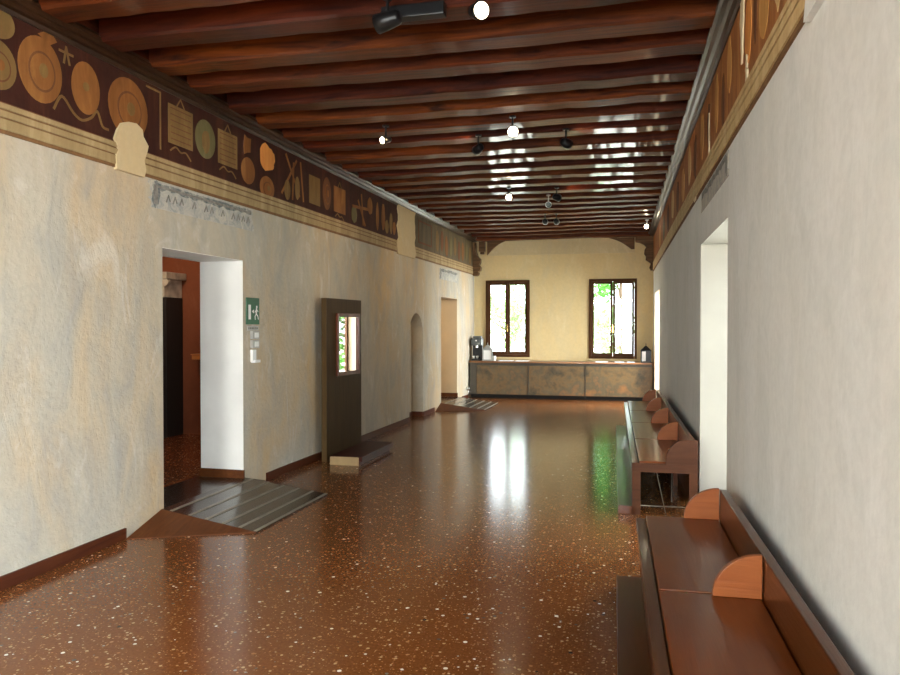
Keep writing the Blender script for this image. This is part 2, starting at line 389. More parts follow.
# ---- room behind the first doorway and behind the second
def side_room(n, y0, y1, x0, mat, fl, mats2=None):
    z0 = 0.12; z1 = 3.0; xw = -4.12 - 0.1
    t = 0.12
    b = NB(); box(b, x0 - t, y1, 0, -4.16, y1 + t, z1 + t); struct('wall_' + n + '_far', b, mat)
    b = NB(); box(b, x0 - t, y0 - t, 0, -4.16, y0, z1 + t); struct('wall_' + n + '_near', b, mat)
    b = NB(); box(b, x0 - t, y0, 0, x0, y1, z1 + t); struct('wall_' + n + '_left', b, mat)
    b = NB(); box(b, x0 - t, y0, z1, -4.16, y1, z1 + t); struct('ceiling_' + n, b, mat)
    b = NB(); box(b, x0, y0, -0.05, -4.20, y1, z0); struct('floor_' + n, b, fl)
side_room('side', 2.5, 8.98, -8.5, M['room2'], M['floor2'])
side_room('antechamber', 12.6, 16.6, -6.5, M['jamb_tan'], M['floor2'])
for nm, d in (('floor_threshold', D1), ('floor_threshold.001', D2)):
    b = NB(); box(b, 0.0, d[0] + .012, 0.0, TL + 0.03, d[1] - .012, 0.118, LW); o = obj(nm, b, M['ramp_deck']); o['kind'] = 'structure'

# ------------------------------------------------------------------ ceiling beams
ys = [4.679, 5.21, 5.704, 6.303, 6.818, 7.353, 7.83, 8.448, 8.93, 9.475, 9.98, 10.499, 11.059, 11.626, 12.126, 12.629, 13.186, 13.700, 14.243, 14.85, 15.45, 16.05]
ys = [4.679 - 0.53 * i for i in range(16, 0, -1)] + ys + [16.62]
ORD = ['first', 'second', 'third', 'fourth', 'fifth', 'sixth', 'seventh', 'eighth', 'ninth', 'tenth', 'eleventh', 'twelfth', 'thirteenth', 'fourteenth', 'fifteenth',
       'sixteenth', 'seventeenth', 'eighteenth', 'nineteenth', 'twentieth', 'twenty-first', 'twenty-second', 'twenty-third', 'twenty-fourth', 'twenty-fifth', 'twenty-sixth']
def beam_mesh(y1, w, h, seed, zb):
    rnd = random.Random(seed)
    b = NB(); N = 26; xa, xb = -3.66 + 0.0163 * y1, 0.62 - 0.0125 * y1
    rows = []
    c = 0.018
    for i in range(N + 1):
        x = xa + (xb - xa) * i / N
        dy = rnd.uniform(-0.006, 0.006); dz = rnd.uniform(-0.005, 0.005) + 0.008 * math.sin(x * 1.3 + seed)
        dw = rnd.uniform(-0.004, 0.004)
        y0 = y1 - w
        prof = [(y0 + dy, ZC), (y0 + dy, zb + c + dz), (y0 + c * .8 + dy, zb + dz), (y1 - c + dy + dw, zb + dz), (y1 + dy + dw, zb + c + dz), (y1 + dy + dw, ZC)]
        rows.append([b.verts.new((x, p[0], p[1])) for p in prof])
    for r0, r1 in zip(rows, rows[1:]):
        for j in range(6): b.faces.new([r0[j], r0[(j + 1) % 6], r1[(j + 1) % 6], r1[j]])
    b.faces.new(rows[0]); b.faces.new(rows[-1][::-1])
    return b
nb = len(ys)
for i, y in enumerate(ys):
    fromfar = nb - 1 - i
    if y < 3.2 and False: continue
    w = 0.235 if y < 15.9 else 0.16
    if i == nb - 1: w = 0.22
    o = obj('ceiling_beam', beam_mesh(y, w, 0.2, i * 13 + 5, ZB if i < nb - 1 else 3.53), M['beams'][i % 3])
    if fromfar < len(ORD):
        lab = 'dark varnished timber ceiling beam, %s counted from the far window wall' % ORD[fromfar]
        if fromfar == 0: lab = 'dark timber ceiling beam lying against the top of the far window wall'
    else:
        lab = 'dark varnished timber ceiling beam overhead behind the photographer'
    tag(o, lab, 'beam', 'varnished ceiling beams')

# cornices (polished moulding under the beam ends)
def cornice(name, f, sgn, label, ext=0.12):
    pr = [(0.0, 3.50), (-0.02, 3.50), (-0.03, 3.525), (-0.055, 3.53), (-0.075, 3.55), (-0.10, 3.555), (-ext, 3.575), (-ext, 3.60), (-ext + .02, 3.63), (0.0, 3.63)]
    b = NB(); A = []; 
    for s in (YB, YF):
        A.append([b.verts.new(f(Vector((p[0], s, p[1])))) for p in pr])
    n = len(pr)
    for i in range(n): b.faces.new([A[0][i], A[1][i], A[1][(i + 1) % n], A[0][(i + 1) % n]])
    b.faces.new(A[0]); b.faces.new(A[1][::-1])
    return struct(name, b, M['cornice'])
cornice('trim_6', LW, -1, '')
cornice('trim_7', RW, 1, '')
for nm, f in (('trim_10', LW), ('trim_11', RW)):  # dark boards added over the pale wall to blacken the beam-end gaps
    b = NB(); box(b, -.022, YB, 3.60, -.002, YF, ZC, f); struct(nm, b, M['boards'])

# ------------------------------------------------------------------ painted friezes (plain generic motifs)
def ell(bm, s, z, rs, rz, t0, t1, f, n=28, wob=0.0, seed=0):
    rnd = random.Random(seed)
    pts = []
    for i in range(n):
        a = 2 * PI * i / n; k = 1 + (rnd.uniform(-wob, wob) if wob else 0)
        pts.append((s + rs * k * math.cos(a), z + rz * k * math.sin(a)))
    prism(bm, pts, -t1, -t0, 'yz', f)
def curve_pts(P, m=5):
    out = []; n = len(P)
    for i in range(n - 1):
        p0 = P[max(0, i - 1)]; p1 = P[i]; p2 = P[i + 1]; p3 = P[min(n - 1, i + 2)]
        for k in range(m):
            t = k / m
            out.append(tuple(.5 * (2 * p1[j] + (p2[j] - p0[j]) * t + (2 * p0[j] - 5 * p1[j] + 4 * p2[j] - p3[j]) * t * t + (3 * p1[j] - p0[j] - 3 * p2[j] + p3[j]) * t ** 3) for j in (0, 1)))
    return out + [P[-1]]
def stroke(bm, pts, w, t0, t1, f):
    if len(pts) > 4: pts = curve_pts(pts)
    for (a, b) in zip(pts, pts[1:]):
        d = Vector((b[0] - a[0], b[1] - a[1])); n = Vector((-d.y, d.x)).normalized() * w / 2; e = d.normalized() * w * .3
        prism(bm, [(a[0] - e.x + n.x, a[1] - e.y + n.y), (b[0] + e.x + n.x, b[1] + e.y + n.y), (b[0] + e.x - n.x, b[1] + e.y - n.y), (a[0] - e.x - n.x, a[1] - e.y - n.y)], -t1, -t0, 'yz', f)
T0, T1, T2 = 0.010, 0.013, 0.0155
def frieze_bands(root, s0, s1, f, zb=2.765, light='band_cream'):
    rows = [(0.0, 0.022, 'band_brown'), (0.022, 0.085, 'band_cream'), (0.085, 0.097, 'band_brown'), (0.097, 0.135, 'band_cream'), (0.135, 0.148, 'band_brown'), (0.148, 0.18, 'band_cream'), (0.18, 0.19, 'ochre_dark')]
    for a, c, m in rows:
        b = NB(); box(b, -T1 - (0.01 if m == 'band_cream' else 0.0), s0, zb + a, 0, s1, zb + c, f)
        obj('painted_band', b, M[light if m == 'band_cream' else m], root)
fl = thing('painted_frieze', 'long dark red painted frieze band high along the left wall', 'frieze', (0, 0, 0))
for s0, s1, m in ((YB, 11.2, 'frieze_l'), (12.02, YF, 'frieze_far')):
    b = NB(); box(b, -T0, s0, 2.95, 0, s1, 3.55, LW); obj('painted_ground', b, M[m], fl)
frieze_bands(fl, YB, 11.2, LW); frieze_bands(fl, 12.02, YF, LW)
def roundel(s, z, rs, rz, mats, f=LW, parent=None, boss=True):
    parent = parent or fl
    b = NB(); ell(b, s, z, rs, rz, T0, T1, f); obj('painted_roundel', b, M[mats[0]], parent)
    if boss:
        b = NB(); ell(b, s + .01, z - .01, rs * .62, rz * .62, T1, T2, f); obj('painted_ring', b, M[mats[1]], parent)
        b = NB(); ell(b, s + .01, z - .01, rs * .54, rz * .54, T2, T2 + .002, f); obj('painted_ring', b, M[mats[0]], parent)
        b = NB(); ell(b, s + .02, z, rs * .2, rz * .22, T2 + .002, T2 + .004, f); obj('painted_boss', b, M[mats[2]], parent)
def tablet(s0, s1, z0, z1, m, f=LW, parent=None, lines=True, hang=True):
    parent = parent or fl
    b = NB(); box(b, -T1, s0, z0, -T0, s1, z1, f); obj('painted_tablet', b, M[m], parent)
    if lines:
        b = NB(); n = 6
        for i in range(n):
            z = z0 + (z1 - z0) * (i + .7) / (n + .4); box(b, -T2, s0 + .03, z, -T1, s1 - .03, z + .008, f)
        obj('painted_lines', b, M['ochre_dark'], parent)
    if hang:
        b = NB(); sc = (s0 + s1) / 2
        stroke(b, [(sc - .05, z1 + .005), (sc, z1 + .07), (sc + .05, z1 + .005)], .012, T0, T1, f)
        obj('painted_hanger', b, M['ochre_pale'], parent); b = NB()
        stroke(b, [(sc - .14, z0 - .06), (sc - .07, z0 - .02), (sc, z0 - .05), (sc + .07, z0 - .04), (sc + .14, z0 - .09)], .014, T0, T1, f)
        obj('painted_ribbon', b, M['ochre_pale'], parent)
S = ['ochre', 'ochre_dark', 'ochre_pale']
roundel(3.69, 3.17, .14, .15, ['ochre_pale', 'ochre_dark', 'ochre'])
roundel(3.70, 3.43, .12, .10, ['ochre_pale', 'ochre_dark', 'ochre'], boss=False)
roundel(3.2, 3.25, .2, .2, S)
roundel(4.02, 3.245, .18, .21, S); roundel(4.42, 3.25, .135, .18, S, boss=False)
b = NB(); ell(b, 4.42, 3.26, .03, .03, T1, T2, LW); obj('painted_boss', b, M['ochre_pale'], fl)
roundel(4.86, 3.235, .22, .225, S)
b = NB(); stroke(b, [(4.13, 3.03), (4.2, 3.13), (4.3, 3.05), (4.38, 3.02), (4.47, 3.06), (4.53, 3.12), (4.58, 3.03), (4.64, 3.02)], .018, T0, T1, LW); obj('painted_ribbon', b, M['ochre_pale'], fl)
b = NB(); stroke(b, [(4.22, 3.36), (4.24, 3.47), (4.27, 3.36)], .016, T0, T1, LW); stroke(b, [(4.18, 3.43), (4.3, 3.43)], .016, T0, T1, LW); obj('painted_star', b, M['ochre_pale'], fl)
b = NB(); prism(b, [(4.0, 3.47), (4.1, 3.53), (4.16, 3.47), (4.1, 3.43)], -T1, -T0, 'yz', LW); obj('painted_leaf', b, M['ochre'], fl)
b = NB(); stroke(b, [(5.07, 3.47), (5.24, 3.47), (5.24, 3.02)], .016, T0, T1, LW); obj('painted_line', b, M['ochre_pale'], fl)
tablet(5.34, 5.68, 3.10, 3.42, 'ochre_pale'); roundel(5.87, 3.25, .155, .17, ['olive', 'ochre_dark', 'ochre_pale'], boss=False)
b = NB(); ell(b, 5.88, 3.23, .06, .11, T1, T2, LW, 14, .15, 4); obj('painted_blot', b, M['ochre_pale'], fl)
tablet(6.07, 6.40, 3.09, 3.40, 'ochre_pale')
roundel(6.60, 3.12, .13, .13, S, boss=False); b = NB(); ell(b, 6.58, 3.37, .08, .09, T0, T1, LW, 9, .3, 8); obj('painted_leaf', b, M['ochre'], fl)
b = NB(); ell(b, 6.98, 3.33, .15, .14, T0, T1, LW, 14, .14, 2)
for (ds, dz) in ((-.07, .05), (.06, .06), (0, -.02), (-.08, -.06), (.08, -.06)):
    ell(b, 6.98 + ds, 3.33 + dz, .06, .05, T1, T2, LW, 12)
obj('painted_cluster', b, M['orange'], fl)  # bright orange also carries the warm lamp light on this motif
roundel(6.98, 3.02, .15, .12, S)
b = NB()
for a, c in (((7.3, 3.03), (7.65, 3.44)), ((7.72, 3.06), (7.4, 3.46)), ((7.55, 3.0), (7.58, 3.4)), ((7.75, 3.44), (7.82, 3.02))): stroke(b, [a, c], .03, T0, T1 + random.uniform(0, .001), LW)
obj('painted_staves', b, M['ochre'], fl)
b = NB(); ell(b, 7.42, 3.08, .07, .11, T1 + .002, T2 + .001, LW); ell(b, 7.66, 3.14, .06, .13, T1 + .002, T2 + .001, LW); obj('painted_jar', b, M['ochre_pale'], fl)
tablet(7.97, 8.27, 3.03, 3.36, 'ochre_pale', lines=False, hang=False); roundel(8.47, 3.22, .12, .2, ['ochre_dark', 'ochre', 'ochre'])
tablet(8.68, 9.05, 3.04, 3.36, 'ochre', lines=False)
b = NB()
for a, c in (((9.5, 3.30), (9.75, 3.0)), ((9.3, 3.2), (9.9, 3.24)), ((9.62, 3.4), (9.68, 3.0))): stroke(b, [a, c], .04, T0, T1 + random.uniform(0, .001), LW)
obj('painted_staves', b, M['ochre'], fl)
for s, z, a, h in ((9.35, 3.1, .1, .12), (9.95, 3.3, .1, .12), (10.25, 3.2, .06, .2), (10.5, 3.22, .08, .2), (10.66, 3.1, .08, .1), (10.85, 3.18, .07, .16), (11.0, 3.12, .07, .1)):
    b = NB(); ell(b, s, z, a, h, T0, T1, LW, 16, .08, int(s * 10)); obj('painted_blot', b, M[random.choice(['ochre', 'ochre_pale', 'olive'])], fl)
b = NB()
for a, c in (((12.3, 3.42), (13.1, 3.42)), ((12.3, 3.05), (13.1, 3.05)), ((12.3, 3.05), (12.3, 3.42)), ((13.1, 3.05), (13.1, 3.42))): stroke(b, [a, c], .03, T0, T1, LW)
obj('painted_square', b, M['ochre_dark'], fl)
for i in range(9):
    s = 13.5 + i * .34; b = NB(); ell(b, s, 3.2 + .04 * math.sin(i * 2.1), .10, .2, T0, T1, LW, 16, .1, i); obj('painted_blot', b, M[['ochre_pale', 'ochre_dark', 'ochre', 'olive'][i % 4]], fl)
# bare plaster where the paint is lost
def ragged(s0, s1, z0, z1, f, mat, parent, name, t0=T0, t1=0.026, n=9, amp=.03, seed=1, taper=0.0):
    rnd = random.Random(seed); L = []; R = []
    for i in range(n + 1):
        z = z0 + (z1 - z0) * i / n; k = taper * i / n
        L.append((s0 + k + rnd.uniform(-amp, amp), z)); R.append((s1 - k + rnd.uniform(-amp, amp), z))
    b = NB(); prism(b, L + R[::-1], -t1, -t0, 'yz', f)
    return obj(name, b, mat, parent)
b = NB(); prism(b, [(4.71, 2.75), (4.70, 2.84), (4.73, 2.90), (4.69, 2.97), (4.72, 3.04), (4.76, 3.10), (4.84, 3.13), (4.93, 3.14), (5.0, 3.11), (5.01, 3.06), (5.07, 3.0), (5.05, 2.94), (5.02, 2.88), (5.04, 2.81), (5.02, 2.75)], -.028, -T0 + .02, 'yz', LW); obj('plaster_patch', b, M['plaster_patch'], fl)
ragged(11.16, 12.06, 2.74, 3.53, LW, M['plaster_patch'], fl, 'plaster_patch', t0=-.01, amp=.05, seed=9)
# blue-grey fragments
def fragment(s0, s1, z0, z1, f, label, seed, ink=True):
    t = thing('fresco_fragment', label, 'fresco', (0, 0, 0))
    ragged(s0, s1, z0, z1, f, M['frag'], t, 'plaster_ground', t0=-.001, t1=.004, amp=.03, seed=seed)
    bb = NB(); ell(bb, s0 + .07, (z0 + z1) / 2, .05, (z1 - z0) * .45, .004, .005, f, 14, .25, seed); obj('painted_border', bb, M['frag2'], t)
    bb = NB(); L_ = []; n_ = 24
    for q in range(n_ + 1): L_.append((s0 + .02 + (s1 - s0 - .05) * q / n_, z1 - .012 + random.uniform(-.006, .004)))
    for q in range(n_, -1, -1): L_.append((s0 + .02 + (s1 - s0 - .05) * q / n_, z1 - .055 + random.uniform(-.022, .012)))
    prism(bb, L_, -.0055, -.004, 'yz', f); obj('painted_border', bb, M['frag2'], t)
    b = NB(); rnd = random.Random(seed)
    box(b, -.006, s0 + .05, z1 - .05, -.004, s1 - .03, z1 - .03, f); box(b, -.006, s0 + .04, z0 + .03, -.004, s0 + .09, z1 - .03, f)
    if ink:
        s = s0 + .2
        while s < s1 - .1:
            if rnd.random() < .8: stroke(b, [(s, z0 + .07), (s + .03, z1 - .09), (s + .05, z0 + .08)], .014, .004, .006, f)
            s += .09
    obj('faded_marks', b, M['frag_ink'], t)
fragment(5.12, 6.70, 2.54, 2.755, LW, 'blue-grey faded fresco fragment on left wall above the first doorway', 5)
fragment(13.7, 15.1, 2.50, 2.72, LW, 'small blue-grey faded fresco fragment on left wall above the far doorway', 6, False)
fragment(5.25, 6.9, 2.60, 2.775, RW, 'grey-blue faded fresco fragment on right wall above the recess', 8, False)

fr = thing('painted_frieze', 'orange-brown painted frieze band high along the right wall', 'frieze', (0, 0, 0))
b = NB(); box(b, -T0, 3.02, 2.95, 0, YF, 3.55, RW); obj('painted_ground', b, M['frieze_r'], fr)
frieze_bands(fr, 3.0, YF, RW, 2.785, 'cream_r')
ragged(2.5, 3.05, 2.75, 3.5, RW, M['plaster_right'], fr, 'plaster_patch', t0=-.01, t1=.028, amp=.03, seed=12)
rnd = random.Random(21)
for i, (s, z, a, h, m) in enumerate([(3.35, 3.2, .10, .2, 'ochre'), (3.62, 3.25, .09, .22, 'ochre_pale'), (3.95, 3.2, .12, .18, 'ochre'), (4.2, 3.3, .05, .2, 'ochre_dark'), (4.42, 3.25, .1, .2, 'orange'), (5.15, 3.3, .09, .18, 'ochre'),
        (5.45, 3.15, .07, .2, 'ochre_dark'), (5.8, 3.25, .09, .22, 'ochre'), (6.3, 3.2, .1, .2, 'ochre_dark'), (6.8, 3.25, .12, .2, 'ochre'), (7.4, 3.2, .14, .2, 'ochre_dark'), (8.0, 3.25, .15, .2, 'ochre_pale'), (8.8, 3.2, .2, .2, 'ochre'),
        (9.6, 3.2, .2, .2, 'ochre_dark'), (10.5, 3.25, .25, .2, 'ochre_pale'), (11.5, 3.2, .25, .2, 'ochre_dark'), (12.6, 3.2, .3, .2, 'olive'), (13.8, 3.2, .3, .2, 'ochre')]):
    b = NB(); ell(b, s, z, a, h, T0, T1, RW, 16, .1, i); obj('painted_blot', b, M[{'ochre': 'ochre_r', 'ochre_pale': 'tan_r'}.get(m, m)], fr)
def streak(s, z0, z1, w0, w1, seed):
    rnd = random.Random(seed); L = []; R = []
    for i in range(9):
        k = i / 8; w = w0 + (w1 - w0) * k; z = z0 + (z1 - z0) * k; c = s + rnd.uniform(-.01, .01)
        L.append((c - w / 2 * rnd.uniform(.7, 1.3), z)); R.append((c + w / 2 * rnd.uniform(.7, 1.3), z))
    b = NB(); prism(b, L + R[::-1], -.018, -T0, 'yz', RW); obj('plaster_patch', b, M['cream'], fr)
streak(4.62, 3.13, 3.54, .03, .16, 2); streak(4.45, 2.97, 3.12, .07, .03, 3); streak(6.25, 2.95, 3.3, .05, .02, 5); streak(7.35, 2.78, 2.97, .18, .05, 7); streak(3.9, 3.2, 3.5, .02, .04, 11)

# ------------------------------------------------------------------ far wall corbels and braces
def corbel(label, side):
    t = thing('timber_corbel', label, 'corbel', (0, 0, 0))
    b = NB()
    if side < 0:
        x0 = XL + .012; pr = [(0, 2.74), (.09, 2.74), (.13, 2.78), (.12, 2.84), (.17, 2.86), (.18, 2.94), (.14, 2.99), (.17, 3.04), (.17, 3.12), (.10, 3.2), (.06, 3.32), (.05, 3.50), (0, 3.50)]
        pts = [(x0 + p[0], p[1]) for p in pr]
    else:
        x0 = XR + .0; pr = [(0, 2.80), (.06, 2.80), (.09, 2.86), (.06, 2.95), (.12, 3.0), (.17, 3.03), (.16, 3.10), (.20, 3.16), (.19, 3.25), (.15, 3.30), (.20, 3.36), (.30, 3.41), (.385, 3.42), (.385, 3.53), (0, 3.53)]
        pts = [(x0 - p[0], p[1]) for p in pr]
    prism(b, pts, YF - .22, YF - .04, 'xz'); obj('carved_bracket', b, M['corbel'], t, bevel=.006)
    return t
corbel('carved timber corbel in the far left corner below the ceiling', -1)
corbel('carved timber corbel in the far right corner below the ceiling', 1)
def brace(x0, sg, label):
    b = NB(); pts = [(x0, 3.215 + (.0 if sg > 0 else .06)), (x0, 3.53), (x0 + sg * .42 * (1 if sg > 0 else 1.3), 3.53)]
    n = 8; R = Vector((x0 + sg * .42 * (1 if sg > 0 else 1.3), 3.53)); Q = Vector((x0, 3.215))
    arc = []
    for i in range(1, n):
        k = i / n; p = R.lerp(Q, k); p.y += .05 * math.sin(PI * k) * 1.0; arc.append((p.x, min(p.y, 3.52)))
    prism(b, pts + arc, YF - .09, YF - .036, 'xz')
    o = obj('timber_brace', b, M['corbel']); tag(o, label, 'brace')
brace(-3.17, 1, 'small triangular timber brace on the far wall above the left window')
brace(0.09, -1, 'curved timber brace on the far wall above the right window')
b = NB(); box(b, -3.36, YF - .12, 3.30, -3.22, YF, 3.52, None, .01); box(b, -3.33, YF - .1, 3.24, -3.24, YF, 3.30, None, .01)
tag(obj('timber_block', b, M['corbel']), 'small dark timber beam-end block on the far wall beside the left corbel', 'block')

# ------------------------------------------------------------------ windows
def casement(n, w, y, dirn=1, handle=True, curtain=None):
    x0, x1, z0, z1 = w
    root = bpy.data.objects.new('window_%d' % n, None); C.objects.link(root); root['kind'] = 'structure'; root.location = ((x0 + x1) / 2, y, z0)
    L = root.location
    def P(bm):
        for v in bm.verts: v.co -= L
        return bm
    b = NB(); f = .055
    box(b, x0, y - .03, z0, x0 + f, y + .07, z1); box(b, x1 - f, y - .03, z0, x1, y + .07, z1); box(b, x0 + f, y - .03, z1 - f, x1 - f, y + .07, z1); box(b, x0 + f, y - .03, z0, x1 - f, y + .07, z0 + f)
    obj('window_frame', P(b), M['window_wood'], root, bevel=.004)
    xm = (x0 + x1) / 2; g = .05
    for a, c in ((x0 + f, xm), (xm, x1 - f)):
        b = NB(); e = .003
        a2, c2 = a + e, c - e; za, zb_ = z0 + f + e, z1 - f - e
        box(b, a2, y - .015, za, a2 + g, y + .045, zb_); box(b, c2 - g, y - .015, za, c2, y + .045, zb_); box(b, a2 + g, y - .015, zb_ - g, c2 - g, y + .045, zb_); box(b, a2 + g, y - .015, za, c2 - g, y + .045, za + g * 1.3)
        s = obj('sash', P(b), M['window_wood'], root, bevel=.003)
        b = NB(); box(b, a2 + g - .003, y + .012, za + g, c2 - g + .003, y + .018, zb_ - g + .003); obj('pane', P(b), M['glass'], s)
    if handle:
        b = NB(); zc = z0 + (z1 - z0) * .36
        box(b, xm - .018, y - .028, zc - .06, xm + .018, y - .016, zc + .09, None, .004); tube(b, (xm, y - .03, zc), (xm, y - .07, zc), .01); box(b, xm - .012, y - .085, zc - .01, xm + .012, y - .065, zc + .12, None, .005)
        h = obj('window_handle', P(b), M['brass'], root); h['label'] = 'brass window handle'
    return root
casement(1, W1, YF); casement(2, W2, YF)
# stone sills just under the frames
for i, w in ((1, W1), (2, W2)):
    b = NB(); box(b, w[0] - .04, YF - .03, w[2] - .05, w[1] + .04, YF + .02, w[2], None, .005); struct('trim_%d' % (7 + i), b, M['plaster_far'])
# glazed openings in the right wall recesses and the wall behind the camera
def side_window(n, s0, s1, zt, z0=0.0):
    root = bpy.data.objects.new('window_%d' % n, None); C.objects.link(root); root['kind'] = 'structure'
    f = .07; t0, t1 = TR - .06, TR + .0
    b = NB()
    sm = (s0 + s1) / 2
    for a, c, zb_, z1 in ((s0, s0 + f, z0, zt), (s1 - f, s1, z0, zt), (s0 + f, s1 - f, zt - f, zt), (s0 + f, s1 - f, z0, z0 + .16), (sm - .05, sm + .05, z0 + .16, zt - f)):
        box(b, t0, a, zb_, t1, c, z1, RW)
    fo = obj('window_frame', b, M['window_wood'], root)
    b = NB(); box(b, t0 + .02, s0 + f, z0 + .16, t0 + .025, s1 - f, zt - f, RW); obj('pane', b, M['glass'], fo)
    return root
side_window(3, *R1); side_window(4, *R2); side_window(7, *R0, z0=.8)
casement(5, B1, YB - .15, handle=False); casement(6, B2, YB - .15, handle=False)
# white curtain drawn aside in the far recess
b = NB(); N = 40; rows = []
for i in range(N + 1):
    s = R2[0] + .08 + .5 * i / N; t = .30 + .03 * math.sin(i * 1.3)
    rows.append([b.verts.new(RW(Vector((t, s + (.10 * math.sin((z - .1) * 1.5)) * i / N, z)))) for z in (.03, .5, 1.0, 1.5, 2.0, 2.25)])
for a, c in zip(rows, rows[1:]):
    for j in range(5): b.faces.new([a[j], a[j + 1], c[j + 1], c[j]])
cu = obj('curtain', b, M['curtain'], smooth=True); m_ = cu.modifiers.new('thickness', 'SOLIDIFY'); m_.thickness = .004
tag(cu, 'white curtain hanging in the glazed recess at the far end of the right wall', 'curtain')

# ------------------------------------------------------------------ counter under the windows
ct = thing('counter', 'low wooden-topped counter with three weathered panels under the windows', 'counter', (-1.5, 16.35, 0))
def rel(bm, root):
    for v in bm.verts: v.co -= root.location
    return bm
CY = 16.08
x0, x1 = XL + .015, XR - .015
j1, j2 = -2.155, -0.93
b = NB(); box(b, x0, CY - .03, .79, x1, YF - .035, .825, None, .006); obj('worktop', rel(b, ct), M['countertop'], ct)
b = NB(); box(b, x0 + .02, CY + .03, .09, x1 - .02, YF - .06, .785); obj('body', rel(b, ct), M['counter_dark'], ct)
b = NB(); box(b, x0 + .02, CY + .12, 0.0, x1 - .02, YF - .06, .088); obj('toe_kick', rel(b, ct), M['toe'], ct)
b = NB(); box(b, x0 + .02, CY, .735, x1 - .02, CY + .028, .788, None, .003); obj('top_rail', rel(b, ct), M['counter_dark'], ct)
b = NB(); box(b, x0 + .02, CY, .095, x0 + .16, CY + .028, .733, None, .003); obj('stile', rel(b, ct), M['counter_dark'], ct)
for a, c in ((x0 + .17, j1 - .008), (j1 + .008, j2 - .008), (j2 + .008, x1 - .02)):
    b = NB(); box(b, a, CY + .002, .095, c, CY + .028, .730, None, .004)
    o = obj('front_panel', rel(b, ct), M['counter'], ct)
for a in (j1, j2):
    b = NB(); box(b, a - .006, CY - .004, .04 if a == j2 else .095, a + .006, CY + .02, .731); obj('joint_strip', rel(b, ct), M['counter_dark'], ct)
# radiator valve at the left end
va = thing('radiator_valve', 'silver radiator valve knob at the left foot of the counter', 'valve', (-3.47, 15.98, 0.0))
b = NB(); lathe(b, [(.018, 0), (.035, .01), (.038, .06), (.03, .075), (.01, .08)], (0, 0, .22), (0, -1, 0)); obj('knob', b, M['steel'], va, True)
b = NB(); tube(b, (0, .01, 0), (0, .01, .22), .012); obj('pipe', b, M['steel'], va, True)

# things on the counter
ZT = .8255
cm = thing('coffee_machine', 'tall black coffee machine at the left end of the counter', 'coffee machine', (-3.33, 16.28, ZT))
b = NB(); box(b, -.11, -.13, 0, .11, .15, .05, None, .01); obj('base', b, M['black'], cm)
b = NB(); box(b, -.11, .02, .05, .11, .15, .40, None, .01); obj('column', b, M['black'], cm)
b = NB(); box(b, -.115, -.13, .34, .115, .15, .50, None, .015); box(b, -.09, -.05, .5, .09, .13, .55, None, .01); obj('head', b, plain('dark_grey_metal', (.10, .11, .11), .4, .6), cm)
b = NB(); tube(b, (0, -.05, .34), (0, -.05, .29), .03); obj('spout', b, M['steel'], cm)
b = NB(); lathe(b, [(.008, 0), (.018, .008), (.008, .015)], (0, -.131, .45), (0, -1, 0)); obj('dial', b, M['white'], cm)
for dx in (-.06, .02):
    c_ = thing('coffee_cup', 'white cup %s the black coffee machine' % ('standing left on the tray of' if dx < 0 else 'standing right on the tray of'), 'cup', (-3.33 + dx, 16.20, ZT + .05), 0, 'cups on the coffee machine')
    b = NB(); lathe(b, [(.018, 0), (.024, .01), (.032, .055), (.029, .055), (.016, .012)], (0, 0, 0)); obj('bowl', b, M['white'], c_, True)
def lantern(loc, s, mat, panemat, label, rz, half=False):
    t = thing('lantern', label, 'lantern', loc, rz)
    b = NB(); h = .22 * s; w = .095 * s
    box(b, -w - .01, -w - .01, 0, w + .01, w + .01, .02)
    for sx in (-1, 1):
        for sy in (-1, 1): box(b, sx * w - .012, sy * w - .012, .02, sx * w + .012, sy * w + .012, .02 + h)
    box(b, -w - .012, -w - .012, .02 + h, w + .012, w + .012, .035 + h); obj('frame', b, mat, t)
    b = NB()
    vs = [b.verts.new((sx * (w + .02), sy * (w + .02), .035 + h)) for sx, sy in ((-1, -1), (1, -1), (1, 1), (-1, 1))]; top = [b.verts.new((sx * .015, sy * .015, .035 + h + .10 * s)) for sx, sy in ((-1, -1), (1, -1), (1, 1), (-1, 1))]
    b.faces.new(vs[::-1]); b.faces.new(top)
    for i in range(4): b.faces.new([vs[i], vs[(i + 1) % 4], top[(i + 1) % 4], top[i]])
    obj('roof', b, mat, t)
    b = NB(); box(b, -w, -w - .002, .03, w * (.95 if not half else -.05), -w + .003, .015 + h)
    obj('pane', b, panemat, t)
    b = NB(); box(b, w - .003, -w, .02, w + .003, w, .02 + h); box(b, -w - .003, -w, .02, -w + .003, w, .02 + h); box(b, -w, w - .003, .02, w, w + .003, .02 + h); obj('side_panel', b, mat, t)
    if half:
        b = NB(); box(b, -w * .05, -w - .002, .03, w * .95, -w + .003, .015 + h); obj('shutter', b, mat, t)
    b = NB(); tube(b, (0, 0, .03 + h + .1 * s), (0, 0, .07 + h + .1 * s), .006)
    lathe(b, [(.004, 0), (.016, .006), (.004, .012)], (0, 0, .07 + h + .1 * s)); obj('ring', b, mat, t)
lantern((-3.09, 16.26, ZT), 1.0, plain('grey_tin', (.33, .34, .32), .5, .3), M['white'], 'grey house-shaped lantern with white pane beside the coffee machine', .1)
lantern((.33, 16.26, ZT), 1.0, M['black'], M['white'], 'black house-shaped lantern at the right end of the counter', .0, True)
